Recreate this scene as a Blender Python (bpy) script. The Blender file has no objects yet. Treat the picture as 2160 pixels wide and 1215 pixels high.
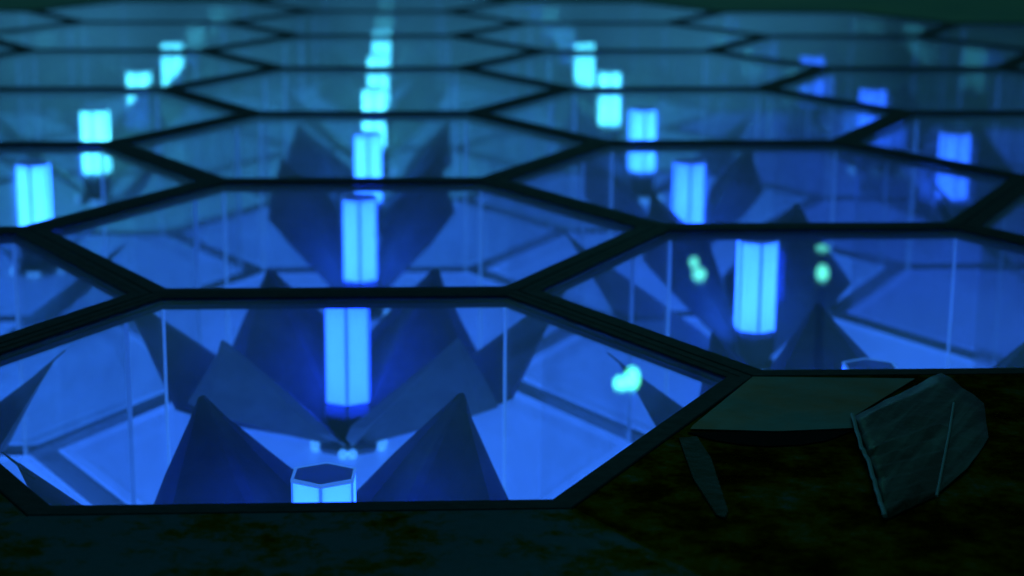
import bpy, math, random
from mathutils import Vector, Matrix, noise as mnoise

sc = bpy.context.scene
col = sc.collection
rnd = random.Random(7)
S = 0.5                      # side of one hexagon in metres
R3 = math.sqrt(3.0)
APO = R3 / 2

# ------------------------------------------------------------------ camera
F_PX, PITCH, YAW, ROLL = 3936.65, 0.2357, 0.0569, 0.0069
CAM = Vector((0.2000, -4.1383, 1.2100)) * S
sp, cp, sy, cy = math.sin(PITCH), math.cos(PITCH), math.sin(YAW), math.cos(YAW)
fwd = Vector((sy * cp, cy * cp, -sp))
rgt0 = Vector((cy, -sy, 0))
up0 = rgt0.cross(fwd)
cr, sr = math.cos(ROLL), math.sin(ROLL)
rgt = rgt0 * cr + up0 * sr
upv = up0 * cr - rgt0 * sr
cam_d = bpy.data.cameras.new('camera')
cam = bpy.data.objects.new('camera', cam_d)
col.objects.link(cam)
M = Matrix.Identity(4)
for r in range(3):
    M[r][0], M[r][1], M[r][2], M[r][3] = rgt[r], upv[r], -fwd[r], CAM[r]
cam.matrix_world = M
cam_d.sensor_width = 36.0
cam_d.lens = F_PX / 2160 * 36
cam_d.clip_start = 0.05
cam_d.clip_end = 400
cam_d.dof.use_dof = True
cam_d.dof.focus_distance = 4.0 * S
cam_d.dof.aperture_fstop = 4.3
sc.camera = cam

# ------------------------------------------------------------------ world (a dim room, teal glow low on the far side)
world = bpy.data.worlds.new('World')
sc.world = world
world.use_nodes = True
nt = world.node_tree
N, L = nt.nodes, nt.links
N.clear()
w_out = N.new('ShaderNodeOutputWorld')
w_bg = N.new('ShaderNodeBackground')
w_bg.inputs['Strength'].default_value = 1.0
L.new(w_bg.outputs[0], w_out.inputs[0])
tc = N.new('ShaderNodeTexCoord')
sx = N.new('ShaderNodeSeparateXYZ')
L.new(tc.outputs['Generated'], sx.inputs[0])
rz = N.new('ShaderNodeValToRGB')
rz.color_ramp.interpolation = 'EASE'
els = rz.color_ramp.elements
stops = [(0.0, (0, 0, 0)), (0.49, (0, 0, 0)), (0.515, (0.015, 0.105, 0.22)),
         (0.55, (0.020, 0.135, 0.28)), (0.566, (0.014, 0.10, 0.20)), (0.583, (0.002, 0.010, 0.018)), (0.62, (0, 0, 0)), (1.0, (0, 0, 0))]
stops_hi = [(0.0, (0.004, 0.012, 0.008)), (0.485, (0.007, 0.024, 0.015)), (0.52, (0.003, 0.012, 0.014)), (0.575, (0.003, 0.016, 0.022)), (0.602, (0.003, 0.016, 0.021)), (0.63, (0.006, 0.034, 0.042)), (0.70, (0.006, 0.034, 0.040)),
            (0.85, (0.003, 0.014, 0.015)), (1.0, (0.001, 0.005, 0.004))]
els[0].position, els[0].color = stops[0][0], (*stops[0][1], 1)
els[1].position, els[1].color = stops[-1][0], (*stops[-1][1], 1)
for p_, c_ in stops[1:-1]:
    e = els.new(p_)
    e.color = (*c_, 1)
mz = N.new('ShaderNodeMath'); mz.operation = 'MULTIPLY_ADD'
mz.inputs[1].default_value = 0.5; mz.inputs[2].default_value = 0.5
L.new(sx.outputs['Z'], mz.inputs[0]); L.new(mz.outputs[0], rz.inputs[0])
at = N.new('ShaderNodeMath'); at.operation = 'ARCTAN2'
L.new(sx.outputs['X'], at.inputs[0]); L.new(sx.outputs['Y'], at.inputs[1])
ra = N.new('ShaderNodeValToRGB')
ma = N.new('ShaderNodeMapRange')
ma.inputs['From Min'].default_value = -0.9; ma.inputs['From Max'].default_value = 0.9
L.new(at.outputs[0], ma.inputs['Value']); L.new(ma.outputs[0], ra.inputs[0])
el = ra.color_ramp.elements
el[0].position, el[0].color = 0.0, (.15, .15, .15, 1)
el[1].position, el[1].color = 1.0, (.06, .06, .06, 1)
for p_, v_ in ((.30, .8), (.42, 1), (.60, .9), (.645, .30), (.70, .15)):
    e = el.new(p_); e.color = (v_, v_, v_, 1)
wn = N.new('ShaderNodeTexNoise'); wn.inputs['Scale'].default_value = 9; wn.inputs['Detail'].default_value = 3
L.new(tc.outputs['Generated'], wn.inputs['Vector'])
wm = N.new('ShaderNodeMapRange'); wm.inputs['To Min'].default_value = 0.55; wm.inputs['To Max'].default_value = 1.45
wm.inputs['From Min'].default_value = 0.3; wm.inputs['From Max'].default_value = 0.7
L.new(wn.outputs['Fac'], wm.inputs['Value'])
mm = N.new('ShaderNodeMath'); mm.operation = 'MULTIPLY'
L.new(ra.outputs[0], mm.inputs[0]); L.new(wm.outputs[0], mm.inputs[1])
mx = N.new('ShaderNodeVectorMath'); mx.operation = 'SCALE'
L.new(rz.outputs[0], mx.inputs[0]); L.new(mm.outputs[0], mx.inputs['Scale'])
rh = N.new('ShaderNodeValToRGB'); rh.color_ramp.interpolation = 'EASE'
eh = rh.color_ramp.elements
eh[0].position, eh[0].color = stops_hi[0][0], (*stops_hi[0][1], 1)
eh[1].position, eh[1].color = stops_hi[-1][0], (*stops_hi[-1][1], 1)
for p_, c_ in stops_hi[1:-1]:
    e = eh.new(p_); e.color = (*c_, 1)
L.new(mz.outputs[0], rh.inputs[0])
ms = N.new('ShaderNodeVectorMath'); ms.operation = 'SCALE'
m15 = N.new('ShaderNodeMath'); m15.operation = 'MULTIPLY'; m15.inputs[1].default_value = 1.5
L.new(wm.outputs[0], m15.inputs[0])
L.new(rh.outputs[0], ms.inputs[0]); L.new(m15.outputs[0], ms.inputs['Scale'])
mad = N.new('ShaderNodeVectorMath'); mad.operation = 'ADD'
L.new(mx.outputs[0], mad.inputs[0]); L.new(ms.outputs[0], mad.inputs[1])
L.new(mad.outputs[0], w_bg.inputs['Color'])

# ------------------------------------------------------------------ exposure
vs = sc.view_settings
vs.view_transform = 'Standard'
vs.look = 'None'
vs.exposure = 0.0
vs.gamma = 1.0
vs.use_curve_mapping = False
sc.render.engine = 'CYCLES'
sc.cycles.max_bounces = 24
sc.cycles.diffuse_bounces = 3
sc.cycles.glossy_bounces = 5
sc.cycles.transmission_bounces = 12
sc.cycles.transparent_max_bounces = 96
sc.cycles.caustics_reflective = False
sc.cycles.sample_clamp_indirect = 4.0

# ------------------------------------------------------------------ materials
def mat(name):
    m = bpy.data.materials.new(name)
    m.use_nodes = True
    m.node_tree.nodes.clear()
    return m, m.node_tree.nodes, m.node_tree.links

def principled(name, color, rough=.5, spec=.5, emit=None, estr=0, noise=None, bump=0, metal=0, coat=0):
    m, n, l = mat(name)
    o = n.new('ShaderNodeOutputMaterial'); b = n.new('ShaderNodeBsdfPrincipled')
    l.new(b.outputs[0], o.inputs[0])
    b.inputs['Base Color'].default_value = (*color, 1)
    b.inputs['Roughness'].default_value = rough
    b.inputs['Specular IOR Level'].default_value = spec
    b.inputs['Metallic'].default_value = metal
    b.inputs['Coat Weight'].default_value = coat
    if emit:
        b.inputs['Emission Color'].default_value = (*emit, 1)
        b.inputs['Emission Strength'].default_value = estr
    if noise:
        scale, c2, detail = noise
        t = n.new('ShaderNodeTexCoord'); x = n.new('ShaderNodeTexNoise')
        x.inputs['Scale'].default_value = scale; x.inputs['Detail'].default_value = detail
        x.inputs['Roughness'].default_value = .65
        r = n.new('ShaderNodeValToRGB')
        r.color_ramp.elements[0].position = .38; r.color_ramp.elements[1].position = .62
        r.color_ramp.elements[0].color = (*color, 1); r.color_ramp.elements[1].color = (*c2, 1)
        l.new(t.outputs['Object'], x.inputs['Vector']); l.new(x.outputs['Fac'], r.inputs[0])
        l.new(r.outputs[0], b.inputs['Base Color'])
        rr = n.new('ShaderNodeMapRange')
        rr.inputs['To Min'].default_value = max(.02, rough - .1); rr.inputs['To Max'].default_value = min(1, rough + .12)
        x2 = n.new('ShaderNodeTexNoise'); x2.inputs['Scale'].default_value = scale * 3.1; x2.inputs['Detail'].default_value = 5
        l.new(t.outputs['Object'], x2.inputs['Vector'])
        l.new(x2.outputs['Fac'], rr.inputs['Value']); l.new(rr.outputs[0], b.inputs['Roughness'])
        if bump:
            bp = n.new('ShaderNodeBump'); bp.inputs['Strength'].default_value = bump; bp.inputs['Distance'].default_value = .004
            l.new(x2.outputs['Fac'], bp.inputs['Height']); l.new(bp.outputs[0], b.inputs['Normal'])
    return m

def glass(name, tint, f0=.04, rough=0.0, dust=0.0):
    """thin clear sheet: Schlick mirror over a straight-through tinted sheet"""
    m, n, l = mat(name)
    o = n.new('ShaderNodeOutputMaterial')
    g = n.new('ShaderNodeNewGeometry')
    d = n.new('ShaderNodeVectorMath'); d.operation = 'DOT_PRODUCT'
    l.new(g.outputs['Normal'], d.inputs[0]); l.new(g.outputs['Incoming'], d.inputs[1])
    a = n.new('ShaderNodeMath'); a.operation = 'ABSOLUTE'; l.new(d.outputs['Value'], a.inputs[0])
    s = n.new('ShaderNodeMath'); s.operation = 'SUBTRACT'; s.inputs[0].default_value = 1; s.use_clamp = True
    l.new(a.outputs[0], s.inputs[1])
    p = n.new('ShaderNodeMath'); p.operation = 'POWER'; p.inputs[1].default_value = 5; l.new(s.outputs[0], p.inputs[0])
    q = n.new('ShaderNodeMath'); q.operation = 'MULTIPLY_ADD'; q.inputs[1].default_value = 1 - f0; q.inputs[2].default_value = f0
    l.new(p.outputs[0], q.inputs[0])
    t = n.new('ShaderNodeBsdfTransparent'); t.inputs[0].default_value = (*tint, 1)
    gl = n.new('ShaderNodeBsdfGlossy'); gl.inputs['Roughness'].default_value = rough
    base = t
    if dust:  # dust, thickened to paint haze over the cases further back
        df = n.new('ShaderNodeBsdfDiffuse'); df.inputs[0].default_value = (.6, .6, .6, 1)
        tcn = n.new('ShaderNodeTexCoord'); nz = n.new('ShaderNodeTexNoise')
        nz.inputs['Scale'].default_value = 14; nz.inputs['Detail'].default_value = 6
        l.new(tcn.outputs['Object'], nz.inputs['Vector'])
        mr = n.new('ShaderNodeMapRange'); mr.inputs['From Min'].default_value = .35; mr.inputs['From Max'].default_value = .8
        mr.inputs['To Max'].default_value = dust; mr.inputs['To Min'].default_value = dust * .18
        l.new(nz.outputs['Fac'], mr.inputs['Value'])
        md = n.new('ShaderNodeMixShader'); l.new(mr.outputs[0], md.inputs[0])
        l.new(t.outputs[0], md.inputs[1]); l.new(df.outputs[0], md.inputs[2]); base = md
    mxs = n.new('ShaderNodeMixShader')
    l.new(q.outputs[0], mxs.inputs[0]); l.new(base.outputs[0], mxs.inputs[1]); l.new(gl.outputs[0], mxs.inputs[2])
    l.new(mxs.outputs[0], o.inputs[0])
    return m

def frosted(name, color, emit, estr, trans):
    m, n, l = mat(name)
    o = n.new('ShaderNodeOutputMaterial')
    d = n.new('ShaderNodeBsdfDiffuse'); d.inputs[0].default_value = (*color, 1)
    t = n.new('ShaderNodeBsdfTranslucent'); t.inputs[0].default_value = (*color, 1)
    m1 = n.new('ShaderNodeMixShader'); m1.inputs[0].default_value = trans
    l.new(d.outputs[0], m1.inputs[1]); l.new(t.outputs[0], m1.inputs[2])
    g = n.new('ShaderNodeBsdfGlossy'); g.inputs['Roughness'].default_value = .3
    m2 = n.new('ShaderNodeMixShader'); m2.inputs[0].default_value = .04
    l.new(m1.outputs[0], m2.inputs[1]); l.new(g.outputs[0], m2.inputs[2])
    e = n.new('ShaderNodeEmission'); e.inputs[0].default_value = (*emit, 1); e.inputs[1].default_value = estr
    a = n.new('ShaderNodeAddShader'); l.new(m2.outputs[0], a.inputs[0]); l.new(e.outputs[0], a.inputs[1])
    l.new((a if estr > 0 else m2).outputs[0], o.inputs[0])
    return m

BLUE = (.022, .16, 1.0)
CORE = {'blue': 26.0, 'azure': 34.0, 'sky': 60.0, 'cyan': 24.0, 'deep': 9.0}
PALETTE = {
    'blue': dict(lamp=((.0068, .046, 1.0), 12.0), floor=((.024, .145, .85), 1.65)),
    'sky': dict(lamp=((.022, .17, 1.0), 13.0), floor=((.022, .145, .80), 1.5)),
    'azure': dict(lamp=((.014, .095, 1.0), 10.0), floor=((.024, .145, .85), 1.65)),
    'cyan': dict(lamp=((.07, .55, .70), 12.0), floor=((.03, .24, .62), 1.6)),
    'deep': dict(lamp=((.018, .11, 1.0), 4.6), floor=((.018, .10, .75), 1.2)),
}
MT = {}
MT['frame'] = principled('frame_paint', (.018, .026, .026), .5, .25, noise=(22, (.026, .036, .034), 6), bump=.15)
MT['trim'] = principled('trim_spacer', (.13, .135, .14), .5, .4)  # lighter grey ring so the frame's inner face reads as lit
MT['lid'] = glass('lid_glass', (.975, .985, .99), .04, 0.0, .022)
MT['pane'] = glass('pane_glass', (.98, .988, .993), .04, 0.02, .085)
MT['edge'] = principled('glass_edge', (.62, .74, .80), .35, .5, emit=(.04, .22, 1), estr=.95)  # emission painted in for light piped through the glass
MT['edge_dim'] = principled('glass_edge_dim', (.5, .62, .70), .35, .5, emit=(.03, .18, 1), estr=.62)  # weaker copy of the painted edge glow, for the other corners
MT['ledge'] = principled('ledge_paint', (.028, .03, .033), .6, .3)
MT['plinth'] = principled('plinth_paint', (.012, .016, .014), .7, .2)
MT['petal'] = principled('petal_sheet', (.20, .215, .22), .45, .3, noise=(16, (.26, .28, .28), 7), bump=.06)
MT['lamp_cap'] = principled('lamp_cap_metal', (.28, .29, .30), .5, .4)
MT['lamp_post'] = principled('lamp_edge_acrylic', (.35, .42, .5), .3, .5, emit=BLUE, estr=1.4)
MT['lamp_base'] = principled('lamp_base_paint', (.05, .055, .06), .5, .3)
MT['bead'] = principled('bead_glass', (.75, .8, .85), .15, .6, emit=(.05, .30, 1), estr=1.9)
def tile_coat(name, lo, hi):
    m = principled(name, (.1, .1, .1), .38, .5, noise=(26, (.1, .1, .1), 10), bump=.12, metal=.9)
    n, l = m.node_tree.nodes, m.node_tree.links
    bs = [x for x in n if x.type == 'BSDF_PRINCIPLED'][0]
    t = n.new('ShaderNodeTexCoord'); x = n.new('ShaderNodeTexNoise')
    x.inputs['Scale'].default_value = 8; x.inputs['Detail'].default_value = 14; x.inputs['Roughness'].default_value = .78
    l.new(t.outputs['Object'], x.inputs['Vector'])
    r = n.new('ShaderNodeValToRGB'); e = r.color_ramp.elements
    e[0].position, e[0].color = lo, (.09, .065, .006, 1)
    e[1].position, e[1].color = hi, (.20, .29, .33, 1)
    q = e.new(lo + (hi - lo) * .5); q.color = (.26, .19, .012, 1)
    l.new(x.outputs['Fac'], r.inputs[0]); l.new(r.outputs[0], bs.inputs['Base Color']); l.new(r.outputs[0], bs.inputs['Specular Tint'])
    bs.inputs['Metallic'].default_value = 1.0
    return m
MT['tile'] = tile_coat('dark_tile_coat', .33, .52)
MT['tile_olive'] = tile_coat('olive_tile_coat', .40, .66)
MT['strip'] = principled('grey_green_sheet', (.42, .24, .10), .42, .5, noise=(6.0, (.22, .36, .34), 7), bump=.25, metal=.9)
MT['film'] = principled('film_sheet', (.20, .22, .12), .32, .5, noise=(22, (.55, .72, .66), 6), bump=.2, metal=.8)
MT['sliver'] = principled('sliver_film', (.07, .08, .03), .55, .4, noise=(24, (.10, .15, .13), 6), bump=.3, metal=.9)
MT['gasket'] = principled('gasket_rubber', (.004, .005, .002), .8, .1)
MT['ground'] = principled('ground_dark', (.50, .85, .40), .5, .3, noise=(.7, (.25, .6, .4), 5))
MT['green'] = principled('green_lens', (.1, .6, .4), .3, .5, emit=(.10, 1.0, .62), estr=9.0)
MT['dim_green'] = principled('dim_green_lens', (.1, .6, .4), .3, .5, emit=(.14, 1.0, .75), estr=3.2)
MT['cord'] = principled('cord_rubber', (.01, .01, .01), .6, .3)
for k, p_ in PALETTE.items():
    MT['core_' + k] = principled('core_glow_' + k, (.5, .5, .5), .5, .3, emit=tuple(min(1, c * 1.6) for c in p_['lamp'][0]), estr=CORE[k])
    MT['tube_' + k] = frosted('tube_glow_' + k, (.75, .80, .85), p_['lamp'][0], p_['lamp'][1] * .55, .8)
    MT['cap_' + k] = frosted('cap_plastic_' + k, (.62, .64, .68), (0, 0, 0), 0, .16)
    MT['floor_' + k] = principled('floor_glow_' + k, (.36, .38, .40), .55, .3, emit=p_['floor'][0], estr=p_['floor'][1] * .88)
    MT['led_' + k] = principled('led_glow_' + k, (.6, .6, .6), .5, .3, emit=p_['floor'][0], estr=p_['floor'][1] * 1.55)  # brighter band added to carry the glow beside the floor seams
    MT['led2_' + k] = principled('led2_glow_' + k, (.5, .5, .5), .5, .3, emit=p_['floor'][0], estr=p_['floor'][1] * 1.15)  # second, weaker step of the added seam glow

# ------------------------------------------------------------------ mesh helpers (units of S, baked to metres)
class MB:
    def __init__(self):
        self.v, self.f = [], []
    def face(self, pts):
        b = len(self.v); self.v += [Vector(p) for p in pts]; self.f.append(tuple(range(b, b + len(pts))))
    def prism(self, bot, top):
        """closed solid between two equal loops"""
        n = len(bot); b = len(self.v)
        self.v += [Vector(p) for p in bot] + [Vector(p) for p in top]
        self.f.append(tuple(reversed(range(b, b + n)))); self.f.append(tuple(range(b + n, b + 2 * n)))
        for i in range(n):
            j = (i + 1) % n
            self.f.append((b + i, b + j, b + n + j, b + n + i))
    def rings(self, loops, closed=True):
        """skin consecutive loops; closed=True joins last to first (a torus-like ring)"""
        n = len(loops[0]); b = len(self.v)
        for lp in loops: self.v += [Vector(p) for p in lp]
        m = len(loops)
        for k in range(m if closed else m - 1):
            k2 = (k + 1) % m
            for i in range(n):
                j = (i + 1) % n
                self.f.append((b + k * n + i, b + k * n + j, b + k2 * n + j, b + k2 * n + i))
    def tube(self, a, c, r0, r1, n=8):
        a, c = Vector(a), Vector(c); d = (c - a).normalized()
        u = d.orthogonal().normalized(); w = d.cross(u)
        lo = [a + (u * math.cos(t) + w * math.sin(t)) * r0 for t in [2 * math.pi * i / n for i in range(n)]]
        hi = [c + (u * math.cos(t) + w * math.sin(t)) * r1 for t in [2 * math.pi * i / n for i in range(n)]]
        self.prism(lo, hi)
    def ball(self, c, r, n=12, sz=1.0):
        c = Vector(c); b = len(self.v); m = n // 2
        for i in range(m + 1):
            t = math.pi * i / m
            for j in range(n):
                p = 2 * math.pi * j / n
                self.v.append(c + Vector((math.sin(t) * math.cos(p) * r, math.sin(t) * math.sin(p) * r, math.cos(t) * r * sz)))
        for i in range(m):
            for j in range(n):
                k = (j + 1) % n
                self.f.append((b + i * n + j, b + (i + 1) * n + j, b + (i + 1) * n + k, b + i * n + k))
    def mesh(self, name, smooth=False):
        me = bpy.data.meshes.new(name)
        me.from_pydata([tuple(p * S) for p in self.v], [], self.f)
        me.validate()
        import bmesh
        bm = bmesh.new(); bm.from_mesh(me)
        bmesh.ops.remove_doubles(bm, verts=bm.verts, dist=1e-6)
        bmesh.ops.recalc_face_normals(bm, faces=bm.faces)
        bm.to_mesh(me); bm.free()
        if smooth:
            for p in me.polygons: p.use_smooth = True
        return me

def link(name, me, m, parent=None):
    o = bpy.data.objects.new(name, me)
    col.objects.link(o)
    if m is not None and not me.materials: me.materials.append(m)
    if parent is not None: o.parent = parent
    return o

def empty(name, loc, label, cat, group=None):
    o = bpy.data.objects.new(name, None)
    o.empty_display_size = .05
    col.objects.link(o)
    o.location = Vector(loc) * S
    o['label'] = label; o['category'] = cat
    if group: o['group'] = group
    return o

def tag(o, label, cat, group=None):
    o['label'] = label; o['category'] = cat
    if group: o['group'] = group
    return o

def hexa(apo, z, rot=0.0):
    r = apo / APO
    return [(r * math.cos(math.radians(60 * k) + rot), r * math.sin(math.radians(60 * k) + rot), z) for k in range(6)]

def centre(i, j):
    return Vector((1.5 * i, R3 * (j + .5 * (i % 2)), 0))

# pixel of the photo -> a point on the table plane, used only to measure where flat things lie
def on_plane(px, py, z=0.0):
    d = fwd * F_PX + rgt * (px - 1080) - upv * (py - 607.5)
    c = CAM / S
    t = (z - c.z) / d.z
    return c + d * t

# ------------------------------------------------------------------ ground
ZF = -.74         # lit floor of the cases
ZG = -1.25
g = MB(); g.face([(-200, -60, ZG), (200, -60, ZG), (200, 400, ZG), (-200, 400, ZG)])
go = link('ground', g.mesh('ground'), MT['ground']); go['kind'] = 'structure'

# ------------------------------------------------------------------ one hexagonal case
W, HB = .057, .0333
AI = APO - W      # inner opening of the frame
AO = APO - .0015
def frame_mesh():
    b = MB(); e = .005
    b.rings([hexa(AO, -HB), hexa(AO, -.0025), hexa(AO - .0025, 0), hexa(AO - .026, 0), hexa(AO - .027, -.001), hexa(AI + e * .7, -.001),
             hexa(AI, -e), hexa(AI, -HB)])
    return b.mesh('frame')
def trim_mesh():
    b = MB(); a = AI - .0005
    b.rings([hexa(a, -HB), hexa(a, -.020), hexa(a - .004, -.020), hexa(a - .004, -HB)]); return b.mesh('inner_trim')
def lid_mesh():
    b = MB(); b.prism(hexa(AI - .001, -.018), hexa(AI - .001, -.006)); return b.mesh('lid')
TH = .012
def pane_mesh(k):
    a0, a1 = math.radians(60 * k), math.radians(60 * k + 60)
    ro, ri = (AI - .001) / APO, (AI - .001 - TH) / APO
    o0, o1 = Vector((math.cos(a0), math.sin(a0), 0)), Vector((math.cos(a1), math.sin(a1), 0))
    ed = (o1 - o0).normalized()
    po0, po1, pi0, pi1 = o0 * ro + ed * .009, o1 * ro - ed * .009, o0 * ri + ed * .0035, o1 * ri - ed * .0035
    zb, zt = Vector((0, 0, ZF + .002)), Vector((0, 0, -HB - .001))
    b = MB(); lo = [po0, po1, pi1, pi0]
    b.prism([p + zb for p in lo], [p + zt for p in lo]); return b.mesh('side_pane')
def edge_mesh(k):
    a = math.radians(60 * k); d = Vector((math.cos(a), math.sin(a), 0)); t = Vector((-d.y, d.x, 0))
    ro, ri = (AI - .002) / APO, (AI - .001 - TH) / APO
    lo = [d * ro + t * .0030, d * ri + t * .0009, d * ri - t * .0009, d * ro - t * .0030]
    b = MB()
    b.prism([p + Vector((0, 0, ZF + .003)) for p in lo], [p + Vector((0, 0, -HB - .002)) for p in lo]); return b.mesh('glass_edge')
FI = APO - .044
def floor_mesh():
    b = MB(); b.prism(hexa(FI - .0485, ZF - .03), hexa(FI - .0485, ZF)); return b.mesh('floor_panel')
def ledge_mesh():
    b = MB(); zt = ZF + .010; A_ = APO - .0003
    b.rings([hexa(A_, zt), hexa(FI + .010, zt), hexa(FI, ZF + .003), hexa(FI, ZF - .03), hexa(A_, ZF - .03)])
    return b.mesh('floor_ledge')
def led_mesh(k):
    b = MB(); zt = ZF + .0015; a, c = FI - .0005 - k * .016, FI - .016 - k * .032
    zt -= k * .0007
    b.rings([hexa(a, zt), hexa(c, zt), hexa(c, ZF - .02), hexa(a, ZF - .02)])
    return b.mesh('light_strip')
def plinth_mesh():
    b = MB(); b.prism(hexa(AO - .01, ZG + .001), hexa(AO - .01, ZF - .031)); return b.mesh('plinth')

ME = dict(trim=trim_mesh(), frame=frame_mesh(), lid=lid_mesh(), ledge=ledge_mesh(), plinth=plinth_mesh())
ME['trim'].materials.append(MT['trim']); ME['frame'].materials.append(MT['frame']); ME['lid'].materials.append(MT['lid'])
ME['ledge'].materials.append(MT['ledge']); ME['plinth'].materials.append(MT['plinth'])
PANES = [pane_mesh(k) for k in range(6)]
EDGES = [edge_mesh(k) for k in range(6)]
for m_ in PANES: m_.materials.append(MT['pane'])
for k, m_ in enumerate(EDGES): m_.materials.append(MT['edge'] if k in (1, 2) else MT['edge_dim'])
COL_ME = {}
def tone_meshes(k):
    if k not in COL_ME:
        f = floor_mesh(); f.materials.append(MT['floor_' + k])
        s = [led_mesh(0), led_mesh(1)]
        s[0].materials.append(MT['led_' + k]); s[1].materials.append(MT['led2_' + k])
        COL_ME[k] = (f, s)
    return COL_ME[k]

# ------------------------------------------------------------------ the tube lamp
LR = .0715        # half the width across flats
ZL0, ZL1 = -.570, -.232
def lamp_loop(apo, z):
    return hexa(apo, z, math.radians(30))
def tube_face(k):
    b = MB(); a = math.radians(60 * k)          # face normal
    n = Vector((math.cos(a), math.sin(a), 0)); t = Vector((-n.y, n.x, 0)); h = LR / APO * .5 - .0055
    z0, z1 = ZL0, ZL1 - .004
    lo = [n * LR + t * h, n * LR - t * h, n * (LR - .01) - t * (h - .006), n * (LR - .01) + t * (h - .006)]
    b.prism([p + Vector((0, 0, z0)) for p in lo], [p + Vector((0, 0, z1)) for p in lo]); return b
def lamp_meshes(tone):
    b = MB()
    for k in range(6):
        q = tube_face(k); o = len(b.v); b.v += q.v; b.f += [tuple(x + o for x in f) for f in q.f]
    glow = b.mesh('glow_tube'); glow.materials.append(MT['tube_' + tone])
    b = MB()
    for k in range(6):
        a = math.radians(60 * k + 30); d = Vector((math.cos(a), math.sin(a), 0)); t = Vector((-d.y, d.x, 0)); r = LR / APO
        lo = [d * (r + .0005), d * (r - .006) + t * .0062, d * (r - .014), d * (r - .006) - t * .0062]
        b.prism([p + Vector((0, 0, ZL0)) for p in lo], [p + Vector((0, 0, ZL1)) for p in lo])
    posts = b.mesh('corner_strips'); posts.materials.append(MT['lamp_post'])
    b = MB(); b.rings([lamp_loop(LR + .001, ZL1 - .003), lamp_loop(LR + .001, ZL1 + .006), lamp_loop(LR - .005, ZL1 + .006), lamp_loop(LR - .005, ZL1 - .003)])
    rim = b.mesh('rim'); rim.materials.append(MT['edge'])
    b = MB(); b.prism(lamp_loop(LR - .0055, ZL1 - .003), lamp_loop(LR - .0055, ZL1 + .0045))
    cap = b.mesh('cap'); cap.materials.append(MT['cap_' + tone])
    b = MB(); b.rings([lamp_loop(.045, ZF + .001), lamp_loop(.055, ZF + .03), lamp_loop(LR - .012, ZF + .06), lamp_loop(LR, ZL0 - .03), lamp_loop(LR, ZL0 - .001)], closed=False)
    b.f.append(tuple(range(24, 30))); b.f.append(tuple(reversed(range(0, 6))))
    base = b.mesh('base'); base.materials.append(MT['lamp_base'])
    b = MB(); b.tube((0, 0, ZL0 + .018), (0, 0, ZL1 - .03), .022, .022, 10)
    core = b.mesh('core'); core.materials.append(MT['core_' + tone])
    return [('glow_tube', glow), ('core', core), ('corner_strips', posts), ('cap', cap), ('base', base)], ('rim', rim)
LAMPS = {k: lamp_meshes(k) for k in PALETTE}

# ------------------------------------------------------------------ the petals round each lamp (folded sheets, ridge up)
def petal_mesh(r_tip=.68, z_tip=-.21, half=.26, zs=-.50, lean=0.0, pin=False):
    """folded sheet in local axes: x outward, y sideways"""
    root, tip = Vector((.055, 0, -.70)), Vector((r_tip, lean, z_tip))
    def rid(t): return root.lerp(tip, t)
    rows = []
    for t, w in ((0, .10), (.22, .42), (.45, .78), (.645, 1.0), (.80, .57), (.93, .20), (1.0, .035)):
        c = rid(t); drop = (-(rid(.645).z - zs)) * w
        rowl = []
        for u, dz in ((-1, .94), (-.77, 1.03), (-.055, .0), (.055, .0), (.77, 1.03), (1, .94)):
            # a crease at .72: the outer flange falls more steeply
            rowl.append(c + Vector((0.05 * w * abs(u), u * half * w + .006 * math.sin(9 * t) * u * u, dz * drop + (.010 if abs(u) < .1 else 0) * (1 - t) + .012 * w * math.sin(5 * t + 2 * u) * abs(u))))
        rows.append(rowl)
    th = Vector((-.004, 0, -.008))
    b = MB(); n = 6; m = len(rows); base = len(b.v)
    for r in rows: b.v += r
    for r in rows: b.v += [p + th for p in r]
    k = n * m
    for a in range(m - 1):
        for c in range(n - 1):
            i = a * n + c
            b.f.append((i, i + 1, i + n + 1, i + n)); b.f.append((k + i, k + i + n, k + i + n + 1, k + i + 1))
    rim = [a * n for a in range(m)] + [(m - 1) * n + c for c in range(1, n)] + [a * n + n - 1 for a in range(m - 2, -1, -1)] + [c for c in range(n - 2, 0, -1)]
    for x in range(len(rim)):
        p, q = rim[x], rim[(x + 1) % len(rim)]
        b.f.append((p, k + p, k + q, q))
    if pin:
        d = (tip - root).normalized()
        b.tube(tip - d * .05 + Vector((0, .012, -.004)), tip + d * .045 + Vector((0, .014, .004)), .005, .002, 6)
    return b.mesh('petal')
PET = []
for n_ in range(5):
    m_ = petal_mesh(.68 + (.0, .035, -.02, .02, -.03)[n_], -.21 + (0, .008, -.015, .015, 0)[n_], .26 + (.0, -.012, .012, .0, .008)[n_],
                    -.50 + (0, -.015, .01, .015, -.01)[n_], (0, .02, -.018, -.01, .012)[n_], n_ % 2 == 1)
    m_.materials.append(MT['petal']); PET.append(m_)
for a_ in (dict(r_tip=.60, z_tip=-.25, half=.24, zs=-.52), dict(r_tip=.62, z_tip=-.15, half=.17, zs=-.36), dict(r_tip=.66, z_tip=-.24, half=.15, zs=-.44, lean=.05)):
    m_ = petal_mesh(**a_); m_.materials.append(MT['petal']); PET.append(m_)
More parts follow.
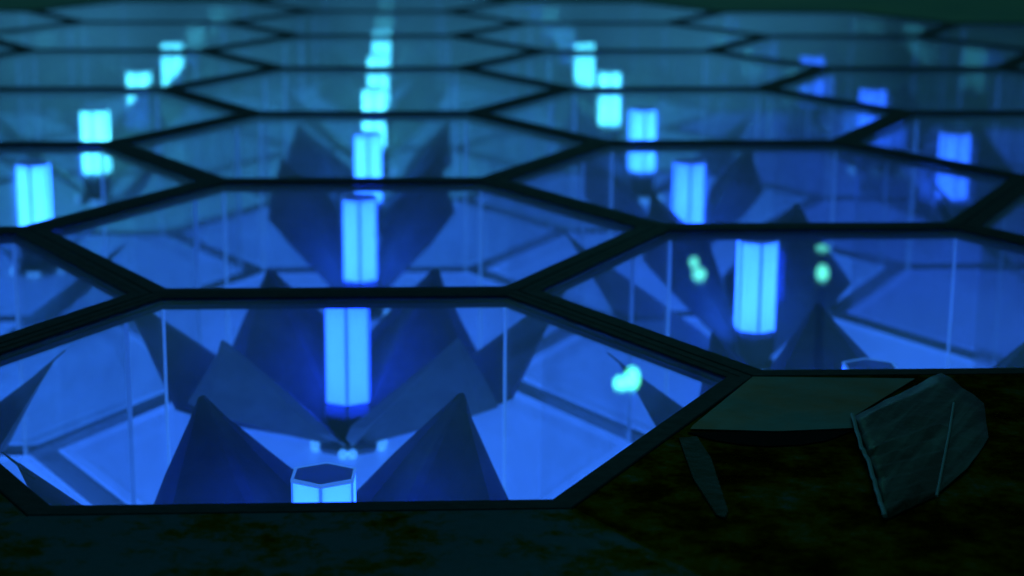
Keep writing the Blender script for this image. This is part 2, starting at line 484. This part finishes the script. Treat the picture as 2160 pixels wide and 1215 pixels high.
# (direction in degrees from straight away, petal shape) as far as the photo shows each ring
RINGS = {
    (0, 0): [(-30, 0), (30, 0), (-90, 3), (90, 3), (-150, 0), (150, 0)],
    (0, 1): [(-28, 5), (30, 5), (-90, 1), (90, 1), (-150, 0), (150, 0)],
    (1, 0): [(-90, 1), (-38, 5), (0, 0), (64, 7), (98, 1), (150, 0)],
    (0, 2): [(-34, 6), (33, 6)],
    (0, 3): [(-38, 5), (44, 7)],
    (1, 1): [(-32, 6), (24, 0), (-92, 1)],
    (1, 2): [(-40, 7), (40, 7)],
    (-1, 0): [(-30, 0), (30, 0), (90, 1), (-90, 1), (150, 0)],
    (-1, 2): [(-100, 6), (96, 6)],
    (-1, 1): [(-60, 6), (92, 7)],
}
b = MB(); b.rings([lamp_loop(.085, ZF + .001), lamp_loop(.095, ZF + .02), lamp_loop(.08, ZF + .035), lamp_loop(.058, ZF + .036), lamp_loop(.052, ZF + .001)])
HUB = b.mesh('hub'); HUB.materials.append(MT['petal'])
b = MB(); b.ball((0, 0, 0), .016, 12); BEAD = b.mesh('bead', True); BEAD.materials.append(MT['bead'])

ORD = ['nearest', 'second', 'third', 'fourth', 'fifth', 'sixth', 'seventh', 'eighth']
COLS = {-2: 'far left column', -1: 'column left of middle', 0: 'middle column', 1: 'column right of middle',
        2: 'second column right of middle', 3: 'far right column'}
TONE_WORD = {'blue': 'bright blue', 'azure': 'azure blue', 'sky': 'light blue', 'cyan': 'cyan', 'deep': 'deep blue'}

def case(i, j, tone, rank):
    c = centre(i, j)
    where = ('%s one in the %s' % (ORD[rank], COLS[i])) if rank else ('front one in the %s' % COLS[i])
    w_ = TONE_WORD[tone]
    t = empty('hexagonal_case', c, '%s hexagonal glass case, %s' % (w_, where), 'display case', 'hexagonal glass cases set in a honeycomb')
    fr = link('frame', ME['frame'], None, t); link('inner_trim', ME['trim'], None, fr); link('lid', ME['lid'], None, t)
    nb = [(1, 0 if i % 2 == 0 else 1), (0, 1), (-1, 0 if i % 2 == 0 else 1), (-1, -1 if i % 2 == 0 else 0), (0, -1), (1, -1 if i % 2 == 0 else 0)]
    for k in range(6):                      # neighbours share one pane; the nearer case carries it
        if k > 2 and (i + nb[k][0], j + nb[k][1]) in TONES: continue
        p = link('side_pane', PANES[k], None, t)
        if k in (0, 1, 2): link('glass_edge', EDGES[k], None, p)
    f, s = tone_meshes(tone)
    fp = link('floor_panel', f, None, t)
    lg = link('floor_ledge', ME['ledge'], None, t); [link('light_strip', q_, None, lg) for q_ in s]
    link('plinth', ME['plinth'], None, t)
    # lamp
    lt = empty('tube_lamp', c + Vector((0, 0, ZF)), '%s tube lamp in the case %s' % (w_, where), 'lamp', 'tube lamps inside the cases')
    parts, rim = LAMPS[tone]
    off = Vector((0, 0, -ZF)) * S
    for nm, me in parts:
        o = link(nm, me, None, lt); o.location = off
        if nm == 'cap':
            r_ = link(rim[0], rim[1], None, o)
    lt.rotation_euler.z = math.radians(rnd.uniform(-4, 4)) if (i, j) != (0, 0) else math.radians(-3)
    # petals
    ft = empty('petal_cluster', c + Vector((0, 0, ZF)), 'dark folded petals beside the lamp, %s' % where, 'sculpture', 'dark folded petals round the lamps')
    hb = link('hub', HUB, None, ft); hb.location = off
    ring = RINGS.get((i, j)) or [(az + rnd.uniform(-8, 8), rnd.choice((6, 5))) for az in rnd.choice(((-35, 35), (-90, 32), (-32, 92), (-120, 30)))]
    for az, idx in ring:
        p = link('petal', PET[idx], None, ft); p.location = off
        p.rotation_euler.z = math.radians(90 - az)
    for a_ in (176, 196, 344, 4, 262, 278):
            a = math.radians(a_)
            bd = link('bead', BEAD, None, ft)
            bd.location = (Vector((math.cos(a) * .112, math.sin(a) * .112, .016))) * S

TONES = {}
for j in range(0, 7): TONES[(0, j)] = 'blue' if j < 3 else 'sky' if j == 3 else 'cyan'
for j in range(0, 6): TONES[(-1, j)] = 'blue' if j == 0 else 'sky' if j < 3 else 'cyan'
for j in range(0, 6): TONES[(1, j)] = 'blue' if j < 3 else 'sky' if j == 3 else 'cyan'
for j in range(1, 6): TONES[(2, j)] = 'deep'
for j in (3, 4): TONES[(3, j)] = 'deep'
for j in (3, 4, 5): TONES[(-2, j)] = 'cyan'
for k_ in ((0, 2), (1, 1), (1, 2)): TONES[k_] = 'azure'
for i in sorted({k[0] for k in TONES}):
    for rank, j in enumerate(sorted(k[1] for k in TONES if k[0] == i)):
        case(i, j, TONES[(i, j)], rank)

# ------------------------------------------------------------------ the unlit cells in front
def tile_mesh():
    b = MB(); e = .003
    b.rings([hexa(APO - .001, ZG + .001), hexa(APO - .001, -e), hexa(APO - .001 - e, 0)], closed=False)
    b.f.append(tuple(range(12, 18))); b.f.append(tuple(reversed(range(0, 6))))
    return b.mesh('dark_cell')
TILE = tile_mesh(); TILE.materials.append(MT['tile']); TILE_R = tile_mesh(); TILE_R.materials.append(MT['tile_olive'])
for (i, j, lab) in ((0, -1, 'unlit black hexagonal cell along the bottom edge, below the nearest case'),
                    (1, -1, 'unlit black hexagonal cell at lower right with sheets lying on it'),
                    (-1, -1, 'unlit black hexagonal cell at the lower left corner')):
    o = link('dark_cell', TILE_R if i == 1 else TILE, None); o.location = centre(i, j) * S
    tag(o, lab, 'display case', 'unlit hexagonal cells in front')

def plate(name, pix, z0, th, m, label, cat):
    pts = [on_plane(x, y, z0) for x, y in pix]
    c = sum((p for p in pts), Vector()) / len(pts); c.z = z0
    b = MB(); lo = [p - c for p in pts]
    b.prism(lo, [p + Vector((0, 0, th)) for p in lo])
    o = link(name, b.mesh(name), m); o.location = c * S
    return tag(o, label, cat)
plate('sheet', [(1462, 898), (1456, 906), (1640, 911), (1806, 904), (1800, 880), (1930, 800), (1588, 796)], .002, .002, MT['strip'],  # solid band standing in for a reflection on the dark cell
      'flat grey-green sheet lying along the front rim of the right case', 'sheet')
plate('gasket', [(1450, 913), (1800, 909), (1745, 930), (1690, 939), (1620, 942), (1560, 938), (1500, 928)], .001, .0015, MT['gasket'],  # black strip laid where only a curve of shade falls
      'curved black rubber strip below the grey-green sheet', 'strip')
plate('sliver', [(1432, 925), (1470, 922), (1500, 968), (1536, 1080), (1529, 1093), (1512, 1088), (1462, 1010)], .002, .002, MT['sliver'],  # thin plate standing in for a faint wedge of reflected light
      'narrow dull sliver of film lying on the dark cell', 'sheet')
# pleated shape standing in for a mirrored structure: folds run diagonally
def film():
    rows = []
    A, B = [(1797, 880), (1817, 952), (1833, 985), (1848, 1040), (1866, 1096)], None
    Cc = [(1985, 786), (2075, 850), (2085, 925), (2040, 990), (1972, 1046)]
    nk = 16
    pts = []
    for a in range(nk + 1):
        t = a / nk * 4; k = min(3, int(t)); u = t - k
        l_ = Vector(A[k]).lerp(Vector(A[k + 1]), u); r_ = Vector(Cc[k]).lerp(Vector(Cc[k + 1]), u)
        row = []
        for c in range(9):
            v = c / 8; q = l_.lerp(r_, v)
            p = on_plane(q.x, q.y, .004)
            p.z = .004 + (.009 if a % 2 else 0.0) * (.4 + .6 * math.sin(math.pi * min(1, v * 1.1 + .05))) + .006 * mnoise.noise(Vector((a * .7, c * .9, 1)))
            p.z = max(p.z, .0035)
            row.append(p)
        pts.append(row)
    c0 = sum((p for r in pts for p in r), Vector()) / (len(pts) * 9); c0.z = 0
    b = MB(); n = 9; m = len(pts)
    for r in pts: b.v += [p - c0 for p in r]
    for r in pts: b.v += [p - c0 - Vector((0, 0, .003)) for p in r]
    k = n * m
    for a in range(m - 1):
        for c in range(n - 1):
            i = a * n + c
            b.f.append((i, i + 1, i + n + 1, i + n)); b.f.append((k + i, k + i + n, k + i + n + 1, k + i + 1))
    rim = [a * n for a in range(m)] + [(m - 1) * n + c for c in range(1, n)] + [a * n + n - 1 for a in range(m - 2, -1, -1)] + [c for c in range(n - 2, 0, -1)]
    for x in range(len(rim)):
        p, q = rim[x], rim[(x + 1) % len(rim)]
        b.f.append((p, k + p, k + q, q))
    t = empty('pleated_film', c0, 'pleated dark film sheet with a pale stiff edge on the dark cell', 'sheet')
    link('film', b.mesh('film', True), MT['film'], t)
    e = MB()
    for a in range(m - 1):
        e.tube(pts[a][0] - c0 + Vector((0, 0, .006)), pts[a + 1][0] - c0 + Vector((0, 0, .006)), .0045, .0045, 6)
    link('stiff_edge', e.mesh('stiff_edge'), MT['edge2'], t)
    e = MB()
    ribs = [(2012, 850), (2003, 910), (1990, 975), (1976, 1046)]
    for a in range(3):
        e.tube(on_plane(*ribs[a], .016) - c0, on_plane(*ribs[a + 1], .016) - c0, .0025, .0025, 6)
    link('rib', e.mesh('rib'), MT['edge2'], t)
MT['edge2'] = principled('film_edge', (.38, .54, .52), .42, .5, metal=.6)
_m = MT['film'].node_tree; _n, _l = _m.nodes, _m.links
_b = [x for x in _n if x.type == 'BSDF_PRINCIPLED'][0]
_d = on_plane(2010, 800) - on_plane(1850, 960)
_t = _n.new('ShaderNodeTexCoord'); _v1 = _n.new('ShaderNodeMapping'); _v1.inputs['Rotation'].default_value = (0, 0, -math.atan2(_d.y, _d.x))
_v2 = _n.new('ShaderNodeMapping'); _v2.inputs['Scale'].default_value = (5, 60, 5)
_x = _n.new('ShaderNodeTexNoise'); _x.inputs['Scale'].default_value = 1; _x.inputs['Detail'].default_value = 5; _x.inputs['Distortion'].default_value = .4
_c = _n.new('ShaderNodeValToRGB'); _c.color_ramp.elements[0].position = .42; _c.color_ramp.elements[1].position = .66
_c.color_ramp.elements[0].color = (.035, .022, .004, 1); _c.color_ramp.elements[1].color = (.15, .21, .18, 1)
_l.new(_t.outputs['Object'], _v1.inputs[0]); _l.new(_v1.outputs[0], _v2.inputs[0]); _l.new(_v2.outputs[0], _x.inputs['Vector'])
_l.new(_x.outputs['Fac'], _c.inputs[0]); _l.new(_c.outputs[0], _b.inputs['Base Color'])
film()

# ------------------------------------------------------------------ green pendant lamps in the dark room (seen mirrored in the lids, ghosts added)
def pendant(px, py, dist, r, sz, label, lens='green'):
    p = on_plane(px, py, -.006)
    d = (p - CAM / S).normalized(); d.z = -d.z
    c = p + d * dist
    t = empty('pendant_lamp', c, label, 'lamp')
    b = MB(); b.ball((0, 0, 0), r, 16, sz); link('lamp_shade', b.mesh('lamp_shade', True), MT[lens], t)
    b = MB(); b.tube((0, 0, r * sz), (0, 0, r * sz + 1.2), .008, .008, 6); link('cord', b.mesh('cord'), MT['cord'], t)
pendant(1310, 806, 9, .050, .9, 'round green lamp mirrored as the brighter dot in the nearest case')
pendant(1334, 796, 9.4, .050, 1.6, 'tall green lamp mirrored beside the round dot in the nearest case')  # added ghost of the round lamp's reflection
pendant(1475, 577, 9, .050, .95, 'green lamp mirrored left of the tube in the right case', 'dim_green')
pendant(1464, 552, 9.6, .034, 1.2, 'small dim green lamp mirrored just above another dot, left of the tube', 'dim_green')
pendant(1735, 574, 9, .046, 1.3, 'oval green lamp mirrored right of the tube in the right case', 'dim_green')
pendant(1735, 522, 9.6, .050, .22, 'flat green lamp mirrored above the oval dot in the right case', 'dim_green')
